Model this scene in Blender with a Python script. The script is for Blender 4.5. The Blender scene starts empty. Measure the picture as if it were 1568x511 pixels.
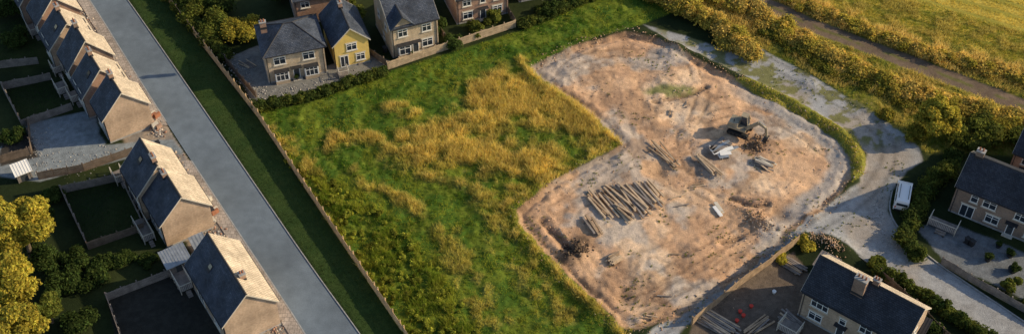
import bpy, math, random
import numpy as np
from mathutils import Vector, Matrix
random.seed(7); rng=np.random.default_rng(7)
scene=bpy.context.scene
CH=122.0; F_=1900.0
def P(u,v,z=0.0):
    """site-plan grid reference -> world metres at height z"""
    a=(u-784)/F_; b=(255.4-v)/F_; t=(CH-z)/(.70710678*(1-b))
    return np.array([a*t, -CH+.70710678*(1+b)*t])
def PL(l): return [P(*q) for q in l]
# ---------------------------------------------------------------- materials
def newmat(name):
    m=bpy.data.materials.new(name); m.use_nodes=True
    nt=m.node_tree; b=nt.nodes['Principled BSDF']; b.inputs['Roughness'].default_value=.85
    b.inputs['Specular IOR Level'].default_value=.25
    return m,nt,b
def N(nt,t,**k):
    n=nt.nodes.new(t)
    for a,c in k.items(): setattr(n,a,c)
    return n
def mulnoise(nt,colsock,scale,lo,hi,detail=4,coord=None):
    tc=N(nt,'ShaderNodeTexCoord'); no=N(nt,'ShaderNodeTexNoise'); no.inputs['Scale'].default_value=scale; no.inputs['Detail'].default_value=detail
    nt.links.new(tc.outputs['Object'],no.inputs['Vector'])
    mr=N(nt,'ShaderNodeMapRange'); mr.inputs[1].default_value=.3; mr.inputs[2].default_value=.7; mr.inputs[3].default_value=lo; mr.inputs[4].default_value=hi
    nt.links.new(no.outputs['Fac'],mr.inputs[0])
    mx=N(nt,'ShaderNodeVectorMath',operation='SCALE'); nt.links.new(colsock,mx.inputs[0]); nt.links.new(mr.outputs[0],mx.inputs['Scale'])
    return mx.outputs[0],no.outputs['Fac']
def bump(nt,b,fac,st,dist):
    bp=N(nt,'ShaderNodeBump'); bp.inputs['Strength'].default_value=st; bp.inputs['Distance'].default_value=dist
    nt.links.new(fac,bp.inputs['Height']); nt.links.new(bp.outputs[0],b.inputs['Normal'])
def plain(name,col,rough=.85,var=.25,scale=2.0,metal=0,bmp=0):
    m,nt,b=newmat(name); rgb=N(nt,'ShaderNodeRGB'); rgb.outputs[0].default_value=(*col,1)
    s,f=mulnoise(nt,rgb.outputs[0],scale,1-var,1+var); s,f2=mulnoise(nt,s,scale*7,1-var*.6,1+var*.6)
    nt.links.new(s,b.inputs['Base Color']); b.inputs['Roughness'].default_value=rough; b.inputs['Metallic'].default_value=metal
    if bmp: bump(nt,b,f2,.6,bmp)
    return m
def bricky(name,c1,c2,mortar,bw,bh,ms,rough=.85,bmp=.01,weather=.25):
    m,nt,b=newmat(name); uv=N(nt,'ShaderNodeUVMap'); br=N(nt,'ShaderNodeTexBrick')
    br.inputs['Color1'].default_value=(*c1,1); br.inputs['Color2'].default_value=(*c2,1); br.inputs['Mortar'].default_value=(*mortar,1)
    br.inputs['Scale'].default_value=1; br.inputs['Brick Width'].default_value=bw; br.inputs['Row Height'].default_value=bh; br.inputs['Mortar Size'].default_value=ms
    nt.links.new(uv.outputs[0],br.inputs['Vector'])
    s,f=mulnoise(nt,br.outputs['Color'],.45,1-weather,1+weather); s,f2=mulnoise(nt,s,3.5,1-weather*.6,1+weather*.6)
    nt.links.new(s,b.inputs['Base Color']); b.inputs['Roughness'].default_value=rough
    inv=N(nt,'ShaderNodeMath',operation='SUBTRACT'); inv.inputs[0].default_value=1; nt.links.new(br.outputs['Fac'],inv.inputs[1])
    bump(nt,b,inv.outputs[0],.8,bmp)
    return m
def attr_mat(name,scales,transl=0.0,bm=0.0,rough=.9):
    m,nt,b=newmat(name); at=N(nt,'ShaderNodeAttribute',attribute_name='Col'); s=at.outputs['Color']; f=None
    for sc,am in scales: s,f=mulnoise(nt,s,sc,1-am,1+am,6)
    nt.links.new(s,b.inputs['Base Color']); b.inputs['Roughness'].default_value=rough; b.inputs['Specular IOR Level'].default_value=.1
    if bm: bump(nt,b,f,.9,bm)
    if transl:
        tr=N(nt,'ShaderNodeBsdfTranslucent'); nt.links.new(s,tr.inputs[0]); mx=N(nt,'ShaderNodeMixShader'); mx.inputs[0].default_value=transl
        nt.links.new(b.outputs[0],mx.inputs[1]); nt.links.new(tr.outputs[0],mx.inputs[2]); nt.links.new(mx.outputs[0],nt.nodes['Material Output'].inputs[0])
    return m
M_ground=attr_mat('ground_soil_grass',[(.35,.1),(1.6,.13),(7,.22)],bm=.06)
M_leaf=attr_mat('foliage',[(.5,.2)],transl=.45)
M_grass=attr_mat('grass_blades',[(.3,.2)],transl=.45)
M_rub=attr_mat('rubble_stone',[(4,.25)])
M_slate=bricky('slate_roof',(.045,.060,.09),(.08,.095,.125),(.02,.022,.03),.34,.24,.02,.6,.02,.4)
M_slate2=bricky('dark_slate_roof',(.032,.038,.052),(.055,.06,.075),(.014,.015,.018),.34,.24,.02,.6,.02,.35)
M_sunslope=bricky('sunlit_slope_tiles',(.54,.45,.34),(.68,.58,.45),(.27,.22,.16),.34,.3,.03,.8,.02,.28)  # paler tiles for sun-facing slopes only; the sunlight is put into the colour
M_brick=bricky('buff_brick',(.44,.30,.20),(.51,.37,.26),(.42,.37,.31),.225,.075,.012)
M_stone=bricky('stone_wall',(.52,.40,.27),(.60,.48,.34),(.45,.4,.33),.4,.2,.015)
M_red=bricky('red_brick',(.34,.19,.125),(.40,.24,.165),(.35,.3,.26),.225,.075,.012)
M_dkbrick=bricky('brown_brick',(.25,.17,.125),(.31,.21,.155),(.27,.24,.21),.225,.075,.012)
M_yel=plain('yellow_render',(.76,.55,.17),.8,.08,1)
M_white=plain('white_paint',(.8,.8,.78),.5,.04,2)
M_cream=plain('cream_trim',(.6,.55,.46),.7,.1,2)
M_glass,_n,_b=newmat('window_glass'); _b.inputs['Base Color'].default_value=(.03,.04,.055,1); _b.inputs['Roughness'].default_value=.08; _b.inputs['Specular IOR Level'].default_value=.8
M_door=plain('painted_door',(.05,.06,.07),.5,.1)
M_lead=plain('dark_trim',(.04,.04,.045),.6,.2)
M_clay=plain('clay_pots',(.32,.14,.08),.8,.2)
M_wood=plain('weathered_timber',(.36,.26,.17),.85,.3,1.5)
M_wood2=plain('pale_timber',(.50,.38,.26),.85,.25,1.2)
M_wood3=plain('grey_timber',(.24,.21,.19),.85,.3,1.2)
M_fence=plain('fence_timber',(.52,.38,.23),.85,.25,1.5)
M_fence2=plain('dark_fence_timber',(.17,.13,.1),.85,.3,1.5)
M_conc=plain('kerb_concrete',(.34,.34,.335),.9,.2,2)
M_pave=bricky('paving',(.34,.29,.25),(.42,.36,.31),(.2,.18,.16),.6,.6,.03,.9,.01,.3)
M_metal=plain('galvanised_sheet',(.42,.45,.47),.4,.2,1.5,metal=.6)
M_tyre=plain('rubber',(.02,.02,.02),.9,.1)
M_redp=plain('red_plastic',(.6,.05,.03),.5,.1)
M_bark=plain('bark',(.12,.09,.065),.95,.3,3)
M_dark=plain('dark_plastic',(.03,.032,.035),.5,.1)
M_digger=plain('dusty_digger_paint',(.33,.28,.2),.6,.3,1.5)
M_asph,nt,b=newmat('asphalt'); rgb=N(nt,'ShaderNodeRGB'); rgb.outputs[0].default_value=(.14,.175,.21,1)
s_,f_=mulnoise(nt,rgb.outputs[0],.1,.78,1.25); s_,f_=mulnoise(nt,s_,.7,.88,1.12,8); s_,f_=mulnoise(nt,s_,9,.85,1.15,3)
nt.links.new(s_,b.inputs['Base Color']); bump(nt,b,f_,.5,.01)
# ---------------------------------------------------------------- mesh tools
def link(o,parent=None):
    scene.collection.objects.link(o)
    if parent is not None: o.parent=parent
    return o
class MB:
    def __init__(s): s.v=[]; s.f=[]; s.m=[]
    def hexa(s,p,m=0,M=None):
        b=len(s.v)
        for q in p:
            q=Vector(q); s.v.append(tuple(M@q) if M is not None else tuple(q))
        for f in ((0,3,2,1),(4,5,6,7),(0,1,5,4),(1,2,6,5),(2,3,7,6),(3,0,4,7)):
            s.f.append([b+i for i in f]); s.m.append(m)
    def box(s,x0,x1,y0,y1,z0,z1,m=0,M=None):
        s.hexa([(x0,y0,z0),(x1,y0,z0),(x1,y1,z0),(x0,y1,z0),(x0,y0,z1),(x1,y0,z1),(x1,y1,z1),(x0,y1,z1)],m,M)
    def poly(s,p,m=0,M=None):
        b=len(s.v)
        for q in p:
            q=Vector(q); s.v.append(tuple(M@q) if M is not None else tuple(q))
        s.f.append(list(range(b,b+len(p)))); s.m.append(m)
    def cyl(s,p0,p1,r0,r1,n=8,m=0,M=None):
        p0=Vector(p0);p1=Vector(p1); d=(p1-p0).normalized(); a=d.orthogonal().normalized(); c=d.cross(a); b=len(s.v)
        for p,r in((p0,r0),(p1,r1)):
            for i in range(n):
                t=2*math.pi*i/n; q=p+a*math.cos(t)*r+c*math.sin(t)*r; s.v.append(tuple(M@q) if M is not None else tuple(q))
        for i in range(n): s.f.append([b+i,b+(i+1)%n,b+n+(i+1)%n,b+n+i]); s.m.append(m)
        s.f.append([b+i for i in range(n)][::-1]); s.m.append(m); s.f.append([b+n+i for i in range(n)]); s.m.append(m)
    def beam(s,p0,p1,w0,h0,w1,h1,m=0):
        """tapered box member in the local xz plane"""
        p0=Vector(p0);p1=Vector(p1); d=(p1-p0).normalized(); y=Vector((0,1,0)); k=d.cross(y).normalized(); r=[]
        for p,w,h in((p0,w0,h0),(p1,w1,h1)): r+= [p-y*w/2-k*h/2,p+y*w/2-k*h/2,p+y*w/2+k*h/2,p-y*w/2+k*h/2]
        s.hexa([tuple(q) for q in r],m)
    def obj(s,name,mats,parent=None,bevel=0):
        me=bpy.data.meshes.new(name); me.from_pydata(s.v,[],s.f); 
        for m in mats: me.materials.append(m)
        me.polygons.foreach_set('material_index',s.m)
        uv=me.uv_layers.new(name='UVMap'); Z=Vector((0,0,1)); V=me.vertices
        for p in me.polygons:
            n=p.normal; u=Z.cross(n)
            u=Vector((1,0,0)) if u.length<.05 else u.normalized()
            w=n.cross(u)
            for li in p.loop_indices:
                c=V[me.loops[li].vertex_index].co; uv.data[li].uv=(c.dot(u),c.dot(w))
        o=link(bpy.data.objects.new(name,me),parent)
        if bevel:
            bv=o.modifiers.new('b','BEVEL'); bv.width=bevel; bv.segments=2; bv.limit_method='ANGLE'
        return o
def empty(name,x,y,z=0,rot=0):
    e=bpy.data.objects.new(name,None); e.location=(x,y,z); e.rotation_euler=(0,0,rot); e.empty_display_size=.5; return link(e)
def big(name,parts,mat,parent=None,smooth=False):
    """parts: list of (V,F,C) numpy arrays"""
    off=0; Vs=[];L=[];S=[];T=[];Cs=[];ls=0
    for V,Fc,C in parts:
        if len(V)==0: continue
        k=Fc.shape[1]; Vs.append(V); L.append((Fc+off).ravel()); n=len(Fc)
        S.append(ls+np.arange(n)*k); T.append(np.full(n,k)); ls+=n*k; off+=len(V); Cs.append(C)
    V=np.concatenate(Vs).astype(np.float32); L=np.concatenate(L).astype(np.int32); S=np.concatenate(S).astype(np.int32); C=np.concatenate(Cs)
    me=bpy.data.meshes.new(name); me.vertices.add(len(V)); me.vertices.foreach_set('co',V.ravel())
    me.loops.add(len(L)); me.loops.foreach_set('vertex_index',L); me.polygons.add(len(S)); me.polygons.foreach_set('loop_start',S)
    me.update(calc_edges=True)
    ca=me.color_attributes.new('Col','FLOAT_COLOR','POINT'); A=np.ones((len(V),4),np.float32); A[:,:3]=np.clip(C,0,1); ca.data.foreach_set('color',A.ravel())
    if smooth: me.polygons.foreach_set('use_smooth',np.ones(len(S),bool))
    me.materials.append(mat); return link(bpy.data.objects.new(name,me),parent)
# ---------------------------------------------------------------- numpy helpers
def vn(x,y,sd=0):
    xi=np.floor(x);yi=np.floor(y);fx=x-xi;fy=y-yi;fx=fx*fx*(3-2*fx);fy=fy*fy*(3-2*fy)
    def h(a,b):
        t=np.sin(a*127.1+b*311.7+sd*74.7)*43758.5453; return t-np.floor(t)
    return (h(xi,yi)*(1-fx)+h(xi+1,yi)*fx)*(1-fy)+(h(xi,yi+1)*(1-fx)+h(xi+1,yi+1)*fx)*fy
def fbm(x,y,f,sd=0,o=4):
    r=0;a=.5;t=0
    for i in range(o): r=r+a*vn(x*f,y*f,sd+i*3.3);t+=a;a*=.55;f*=2.03
    return r/t
def dpl(X,Y,pts,closed=False):
    d=np.full(X.shape,1e9); q=list(pts)+([pts[0]] if closed else [])
    for a,b in zip(q[:-1],q[1:]):
        ab=b-a; t=np.clip(((X-a[0])*ab[0]+(Y-a[1])*ab[1])/(ab@ab+1e-9),0,1)
        d=np.minimum(d,np.hypot(X-a[0]-t*ab[0],Y-a[1]-t*ab[1]))
    return d
def inp(X,Y,pts):
    r=np.zeros(X.shape,bool); n=len(pts)
    for i in range(n):
        a=pts[i];b=pts[i-1]
        c=((a[1]>Y)!=(b[1]>Y))&(X<(b[0]-a[0])*(Y-a[1])/((b[1]-a[1]) if b[1]!=a[1] else 1e-9)+a[0]); r^=c
    return r
def sd(X,Y,pts):  # positive inside
    d=dpl(X,Y,pts,True); return np.where(inp(X,Y,pts),d,-d)
def ss(a,b,x): t=np.clip((x-a)/(b-a),0,1); return t*t*(3-2*t)
def smooth(p,it=2):
    for _ in range(it):
        q=[p[0]]
        for a,b in zip(p[:-1],p[1:]): q+=[a*.75+b*.25,a*.25+b*.75]
        q.append(p[-1]); p=q
    return p
# ---------------------------------------------------------------- site plan
ROADL=[(60,-110),(138,0),(207,112),(268,208),(345,325),(400,408),(468,511),(520,600)]
ROADR=[(115,-110),(196,0),(285,128),(396,290),(478,410),(552,511),(612,600)]
FENCE=[(190,-90),(256,0),(325,90),(395,180),(505,345),(618,511),(670,590)]
SITE=[(812,104),(880,72),(960,48),(1010,62),(1060,88),(1130,122),(1200,152),(1262,188),(1302,222),(1312,262),(1285,300),(1235,340),(1185,382),(1110,440),(1040,486),(985,506),(950,500),(885,440),(830,385),(795,345),(790,322),(850,275),(952,222),(890,165),(830,125)]
FIELD=[(398,172),(470,158),(590,112),(800,46),(960,-20),(1030,20),(960,46),(880,70),(812,104),(890,165),(952,222),(850,275),(790,322),(795,345),(885,440),(950,500),(1000,600),(680,600),(505,345)]
ACC=[(985,38),(1050,55),(1095,72),(1130,68),(1150,62),(1175,80),(1230,108),(1300,150),(1372,195),(1408,225),(1414,246),(1388,262),(1366,292),(1360,322),(1376,352),(1425,396),(1490,440),(1568,492),(1700,580),(1600,600),(1510,511),(1440,470),(1370,428),(1315,390),(1270,362),(1232,356),(1180,400),(1110,452),(1052,500),(990,560),(940,560),(1000,504),(1080,455),(1150,398),(1210,350),(1270,312),(1316,280),(1328,235),(1290,198),(1240,166),(1185,138),(1130,112),(1080,88),(1030,66)]
STRIP=[(1125,122),(1150,122),(1250,172),(1312,210),(1326,240),(1322,268),(1304,282),(1300,240),(1275,208),(1220,175),(1160,146)]
COURT=[(40,190),(140,168),(160,222),(240,214),(268,214),(280,236),(192,243),(60,278),(0,270),(-20,240)]
PLOTA=[(345,90),(395,70),(470,112),(560,80),(600,95),(540,120),(410,155),(385,150)]
DRV=[(1405,350),(1440,335),(1568,385),(1700,450),(1700,520),(1568,458),(1440,395)]
YARDF=[(1060,480),(1150,420),(1215,385),(1290,480),(1300,560),(1050,560)]
SOIL1=[(165,455),(258,420),(300,420),(360,511),(380,560),(185,560)]
SOIL2=[(0,205),(40,195),(60,240),(0,255)]
TRK=PL([(1080,-60),(1140,-8),(1250,42),(1400,98),(1568,163),(1750,235)])
HB=PL([(1010,-60),(1075,-10),(1180,40),(1290,102),(1400,148),(1500,172),(1568,192),(1700,235)])
HC=PL([(1130,-60),(1195,-8),(1300,40),(1400,78),(1480,100),(1568,124),(1700,160)])
HA=PL([(985,-8),(1035,8),(1085,35),(1120,62),(1150,92)])
roadlp=PL(ROADL)
roadp=PL(ROADL)+PL(ROADR)[::-1]
fence=PL(FENCE); site=PL(SITE); field=PL(FIELD); acc=PL(ACC); strip=PL(STRIP); court=PL(COURT); plota=PL(PLOTA); drv=PL(DRV); yardf=PL(YARDF)
GOLD=[([(760,150),(860,172),(925,205)],5.4,1.15),([(750,130),(820,150),(880,165)],4.2,1.1),([(640,222),(700,215),(775,245),(830,250)],4.2,1.1),([(700,195),(760,180)],3.2,1.0),
 ([(605,168),(640,175)],1.6,.75),([(425,200),(470,240),(480,270)],1.6,.6),([(505,222),(560,210),(590,225)],2.2,.8),([(540,260),(600,300),(640,330)],1.5,.6),([(690,360),(720,440),(760,500)],3.2,.42),([(760,330),(800,400),(860,480)],3.4,.45),
 ([(820,265),(780,290),(740,300)],2.6,.6),([(640,265),(720,285)],1.8,.65),([(952,218),(850,270),(782,312),(788,345),(880,440),(950,505)],1.1,.7),([(800,95),(830,130),(890,168),(940,205)],1.3,.8),([(420,230),(500,350),(560,440)],1.0,.5)]
GOLD=[(PL(a),r,w) for a,r,w in GOLD]
def gold(X,Y):
    wx=X+(fbm(X,Y,.25,91)-.5)*4; wy=Y+(fbm(X,Y,.25,92)-.5)*4
    g=np.zeros(X.shape)
    for p,r,w in GOLD: g=np.maximum(g,w*np.exp(-(dpl(wx,wy,p)/r)**2))
    n=fbm(X,Y,.7,11,4)
    return np.clip(g*1.4-np.clip(n-.37,0,1)*2.5,0,1)*ss(.12,.35,g)
lump=PL([(430,240),(500,270),(580,320),(650,380),(710,470),(760,560),(660,600),(600,470),(500,330)])
MOUNDS=[(880,388,1.2,.55),(893,368,1.0,.4),(866,395,.9,.4),(1020,120,2.0,.5),(1115,70,1.0,.6),(1035,78,1.6,.6),(1150,215,2.5,.4),(1150,330,2,.3),(1085,262,2.5,.3),(985,425,2.5,.3),(1190,300,2.2,.3),(1270,375,2.0,.6),(1290,385,1.6,.5),(1060,380,2.5,.2),(1240,330,1.5,.5),(960,255,2.,.35),(1330,160,2,.4),(1240,130,1.5,.5),(1220,360,1.4,.5),
 (1150,222,1.8,-.8),(1010,262,1.5,-.4),(1085,235,1.3,-.4),(925,300,1.4,-.4),(1195,330,1.2,-.4),(1170,345,1.3,.5),(930,440,1.1,.4),(955,455,1.0,-.3),(880,105,2,.3),(1000,185,1.5,.4),(1060,205,1.6,.3),(1220,290,1.4,.35)]
MOUNDS=[(P(a,b),r,h) for a,b,r,h in MOUNDS]
LOOPS=[([(1000,235),(1060,200),(1130,170),(1210,190),(1260,235),(1240,280),(1180,310),(1110,290),(1050,265),(1000,235)]),
       ([(830,330),(900,280),(980,250),(1060,290),(1130,330),(1150,360),(1090,410),(1010,460),(950,460),(890,400),(830,330)]),
       ([(850,110),(930,80),(1000,85),(1040,120),(980,160),(900,150),(850,110)])]
LOOPS=[PL(l) for l in LOOPS]
TRACKS=[]
for li,L in enumerate(LOOPS):
    c=sum(L)/len(L)
    for k in range(3):
        sc=.55+.25*k+random.uniform(-.05,.05); i0=random.randrange(len(L)-1); m_=random.randint(4,6)
        pts=[c+(L[(i0+i)%(len(L)-1)]-c)*(sc+random.uniform(-.1,.1)) for i in range(m_)]
        TRACKS.append(smooth(pts,2))
for t in ([(960,70),(1000,150),(985,220),(1050,300),(1150,350),(1230,320)],[(830,120),(930,170),(980,220),(930,270),(850,320)],[(1290,290),(1180,370),(1060,455),(980,490)],[(1140,140),(1230,185),(1285,235),(1270,290)],[(820,350),(880,410),(960,480),(1020,470)],[(1060,100),(1080,160),(1040,215),(1060,260)],[(1210,350),(1110,425),(1010,480)],[(870,300),(960,250),(1040,240),(1120,290)],[(1000,430),(1080,390),(1170,330),(1240,300)],
          [(900,420),(1000,440),(1120,400)],[(960,380),(1060,360),(1160,310)],[(980,460),(1090,420),(1200,345)],[(860,110),(960,100),(1060,150),(1140,160)],[(1000,400),(1090,440)]): TRACKS.append(smooth(PL(t),2))
TRENCH=[smooth(PL(t),1) for t in ([(832,335),(850,360),(880,392)],[(1105,372),(1150,354),(1185,352)],[(1118,305),(1150,316),(1172,314)],[(1080,132),(1050,148),(1005,156)])]
_tr={}
def tracks(X,Y):
    key=X.shape
    if key in _tr: return _tr[key]
    wx=X+(fbm(X,Y,.3,81)-.5)*1.2; wy=Y+(fbm(X,Y,.3,82)-.5)*1.2
    r=np.zeros(X.shape)
    for i,t in enumerate(TRACKS):
        q=dpl(wx,wy,t); r=np.maximum(r,np.exp(-((q-.85)/.25)**2)*(.5+.5*(i%3)/2))
    r*=ss(.27,.5,fbm(X,Y,.3,71)); tn=np.zeros(X.shape)
    for t in TRENCH: tn=np.maximum(tn,np.exp(-(dpl(wx,wy,t)/.45)**4))
    tn*=ss(.25,.5,fbm(X,Y,.5,72))
    _tr[key]=(r,tn); return r,tn
def fields(X,Y):
    wx=X+(fbm(X,Y,.5,1)-.5)*1.3; wy=Y+(fbm(X,Y,.5,2)-.5)*1.3
    d={}
    d['site']=sd(wx,wy,site); d['acc']=sd(X*.6+wx*.4,Y*.6+wy*.4,acc); d['strip']=sd(wx*.5+X*.5,wy*.5+Y*.5,strip)
    d['field']=sd(X,Y,field); d['road']=sd(X,Y,roadp)
    d['trk']=dpl(wx*.5+X*.5,wy*.5+Y*.5,TRK); d['gold']=gold(X,Y)
    return d
cD=np.array
KAC=smooth(PL([(1170,90),(1260,140),(1340,190),(1370,235),(1330,300),(1250,345),(1120,445),(1010,530)]),2)
def colour(X,Y,d):
    n1=fbm(X,Y,.12,5);n2=fbm(X,Y,.6,6);n3=fbm(X,Y,2.2,8)
    def C(c): return np.ones(X.shape+(3,))*cD(c)
    def mix(a,b,m): return a*(1-m[...,None])+b*m[...,None]
    c=mix(C((.018,.028,.010)),C((.034,.046,.015)),ss(.35,.65,n1))
    dl=dpl(X,Y,roadlp); left=(d['road']<0)&(sd(X,Y,PL([(140,0),(270,215),(465,511),(520,600),(-900,600),(-900,-400),(60,-110)]))>0)
    f=mix(C((.33,.27,.21)),C((.22,.2,.18)),ss(.4,.62,n2)); c=mix(c,f,ss(6.6,6.0,dl+(n2-.5)*1.2)*left)
    m=ss(-.3,.3,d['field']); g=mix(C((.06,.115,.014)),C((.13,.17,.02)),ss(.35,.65,n2)); g=mix(g,C((.36,.30,.09)),d['gold']*.9); c=mix(c,g,m)
    vg=ss(0,.4,sd(X,Y,PL(ROADR)+PL(FENCE)[::-1])); c=mix(c,mix(C((.025,.055,.014)),C((.05,.075,.02)),n2),vg)  # dark verge colour stands in for shade the fence shadow doesn't reach
    ne=PL([(960,-70),(1040,10),(1160,95),(1420,235),(1500,235),(1568,240),(1900,300),(2400,-300),(900,-300)])
    mne=ss(-.5,.5,sd(X,Y,ne)); g=mix(C((.12,.15,.025)),C((.26,.22,.05)),ss(.3,.7,n2)); c=mix(c,g,mne)
    cf=PL([(1160,-60),(1225,-8),(1330,35),(1568,100),(1900,180),(4000,-500),(1200,-900)])
    mcf=ss(-.3,.6,sd(X,Y,cf)); dv=P(1568,95)-P(1260,0); dv/=np.linalg.norm(dv); q=(-X*dv[1]+Y*dv[0])
    st=.5+.5*np.sin(q*2.1+n2*1.2)
    g=mix(C((.29,.26,.045)),C((.54,.42,.08)),ss(.3,.7,n1*.5+st*.5)); c=mix(c,g,mcf)
    tk=C((.17,.125,.09))*(.7+.6*n2[...,None]); tk=mix(tk,C((.13,.13,.04)),np.exp(-(d['trk']/.35)**2)*ss(.35,.55,n2))
    c=mix(c,tk,ss(1.9,1.4,d['trk']))
    for pp,col in ((court,(.22,.25,.27)),(plota,(.2,.2,.19)),(drv,(.16,.175,.19)),(yardf,(.14,.11,.085)),(PL(SOIL1),(.035,.035,.03)),(PL(SOIL2),(.05,.045,.04))):
        wx=X+(n2-.5)*1.0; c=mix(c,C(col)*(.75+.5*n3[...,None]),ss(-.15,.15,sd(wx,Y,pp)))
    # site access road
    a=mix(C((.35,.355,.36)),C((.29,.29,.29)),ss(.42,.65,n2)); a=mix(a,C((.38,.29,.2)),ss(.48,.68,n1)*.5)
    upper=PL([(960,20),(1150,40),(1400,200),(1340,230),(1180,140),(1080,88)])
    a=mix(a,C((.17,.17,.045)),ss(-1,1,sd(X,Y,upper))*ss(.46,.56,n2)*.85)
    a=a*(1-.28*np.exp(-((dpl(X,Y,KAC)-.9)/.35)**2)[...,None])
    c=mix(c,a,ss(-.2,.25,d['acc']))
    # excavated site
    tr,tn=tracks(X,Y)
    s=mix(C((.66,.43,.265)),C((.54,.34,.21)),ss(.38,.62,fbm(X,Y,.3,26))); s=mix(s,C((.74,.55,.38)),ss(.48,.66,n1)*.85)
    s=mix(s,C((.45,.40,.35)),ss(.55,.64,fbm(X,Y,.13,21))*.8)
    s=mix(s,C((.30,.19,.12)),ss(.57,.66,fbm(X,Y,.28,24))*.55)
    s=s*(1-.36*tr[...,None]); s=mix(s,C((.17,.11,.07)),tn*.7)
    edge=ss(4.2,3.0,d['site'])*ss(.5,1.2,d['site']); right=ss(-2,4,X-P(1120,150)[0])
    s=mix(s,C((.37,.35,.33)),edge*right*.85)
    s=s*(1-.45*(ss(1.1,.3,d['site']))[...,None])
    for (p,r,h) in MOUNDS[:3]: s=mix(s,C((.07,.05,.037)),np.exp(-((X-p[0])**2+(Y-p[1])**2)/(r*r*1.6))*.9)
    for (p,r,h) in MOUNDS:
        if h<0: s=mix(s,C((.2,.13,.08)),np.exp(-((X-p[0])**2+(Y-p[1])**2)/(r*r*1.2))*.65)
    gp=P(1025,138); s=mix(s,C((.14,.18,.035)),ss(1.3,.7,np.hypot((X-gp[0])/4,(Y-gp[1])/1.3)+n2*1.4-.5)*.8)
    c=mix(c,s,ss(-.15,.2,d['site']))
    c=mix(c,mix(C((.13,.18,.03)),C((.3,.25,.06)),n2),ss(-.1,.25,d['strip']))
    return c*(.9+.2*n3[...,None])
def height(X,Y,d):
    n=fbm(X,Y,.6,6);n3=fbm(X,Y,2.2,8)
    z=np.zeros(X.shape)
    z+=ss(0,1.5,d['field'])*((fbm(X,Y,.3,40)-.4)*.8+(fbm(X,Y,1.2,41)-.5)*.45)
    s=ss(-.2,1.0,d['site']); zz=(fbm(X,Y,.2,50)-.5)*.6+(n-.5)*.26+(n3-.5)*.13
    tr,tn=tracks(X,Y)
    tn2=np.zeros(X.shape)
    for t in TRENCH: tn2=np.maximum(tn2,np.exp(-((dpl(X,Y,t)-1.0)/.5)**2))
    zz-=.08*tr; zz+=.18*tn2*(.3+n)-.3*tn
    z+=s*zz
    z+=.45*np.exp(-((d['site']+.5)/.8)**2)*ss(.5,-.5,d['acc'])*(.4+n)
    z-=.25*np.exp(-((d['site']-.8)/.45)**2); z+=.15*np.exp(-((d['site']-2.0)/.6)**2)*n*1.4
    for p,r,h in MOUNDS: z+=h*np.exp(-((X-p[0])**2+(Y-p[1])**2)/(r*r))*(.5+n)
    z+=.3*ss(0,.6,d['strip'])*(.5+n)
    dd=(d['acc']>0)&(d['site']<0); z+=np.where(dd,(n-.5)*.08,0)
    return z
# terrain: one sheet, dense over the visible area, coarse to the horizon
def axis(a,b,st):
    mid=np.arange(a,b+st/2,st); o=np.array([3,8,18,35,70,150,350,900,2500.])
    return np.concatenate([(a-o)[::-1],mid,b+o])
xs=axis(-92,92,.22); ys=axis(-42,56,.22)
X,Y=np.meshgrid(xs,ys); D=fields(X,Y); Z=height(X,Y,D); COL=colour(X,Y,D)
near=ss(1.5,.2,-np.minimum(D['road'],0)); Z=Z*(1-near)
Z=np.where(D['road']>-.3,-.06,Z)
ny,nx=X.shape; idx=np.arange(nx*ny).reshape(ny,nx)
Fq=np.stack([idx[:-1,:-1],idx[:-1,1:],idx[1:,1:],idx[1:,:-1]],-1).reshape(-1,4)
big('ground',[(np.stack([X,Y,Z],-1).reshape(-1,3),Fq,COL.reshape(-1,3))],M_ground,smooth=True)
def gz(x,y):
    i=np.clip(np.searchsorted(xs,x),0,nx-1); j=np.clip(np.searchsorted(ys,y),0,ny-1); return Z[j,i]
# ---------------------------------------------------------------- road
def resample(pts,st):
    out=[pts[0]]
    for a,b in zip(pts[:-1],pts[1:]):
        n=max(1,int(np.linalg.norm(b-a)/st)); out+= [a+(b-a)*k/n for k in range(1,n+1)]
    return out
rl=smooth(PL(ROADL)); rr=smooth(PL(ROADR))
def param(p,n):
    s=np.concatenate([[0],np.cumsum([np.linalg.norm(b-a) for a,b in zip(p[:-1],p[1:])])]); t=np.linspace(0,s[-1],n); A=np.array(p)
    return np.stack([np.interp(t,s,A[:,0]),np.interp(t,s,A[:,1])],-1)
n=120; A=param(rl,n);B=param(rr,n); mb=MB()
for i in range(n-1): mb.poly([(*A[i],.01),(*B[i],.01),(*B[i+1],.01),(*A[i+1],.01)][::-1])
o=mb.obj('road',[M_asph])
def strip_obj(name,pts,w,z0,z1,mat,seg=None):
    mb=MB(); pts=[np.array(q) for q in pts]
    for a,b in zip(pts[:-1],pts[1:]):
        L=np.linalg.norm(b-a)
        if L<.02: continue
        t=(b-a)/L; nn=np.array([-t[1],t[0]])*w/2
        mb.hexa([(*(a-nn),z0),(*(b-nn),z0),(*(b+nn),z0),(*(a+nn),z0),(*(a-nn),z1),(*(b-nn),z1),(*(b+nn),z1),(*(a+nn),z1)])
    return mb.obj(name,[mat])
gap=PL([(252,190),(285,245)])
strip_obj('kerb',[q for q in A if q[1]>gap[0][1]],.16,-.05,.12,M_conc); strip_obj('kerb',[q for q in A if q[1]<gap[1][1]],.16,-.05,.12,M_conc); strip_obj('kerb',B,.12,-.05,.1,M_conc)
mb=MB(); dA=(A-B)/np.linalg.norm(A-B,axis=1)[:,None]; A2=A+dA*.1; C2=A+dA*2.0
for i in range(n-1):
    my=A[i][1]
    if gap[1][1]<my<gap[0][1]: continue
    mb.hexa([(*C2[i],-.1),(*C2[i+1],-.1),(*A2[i+1],-.1),(*A2[i],-.1),(*C2[i],.1),(*C2[i+1],.1),(*A2[i+1],.1),(*A2[i],.1)])
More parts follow.
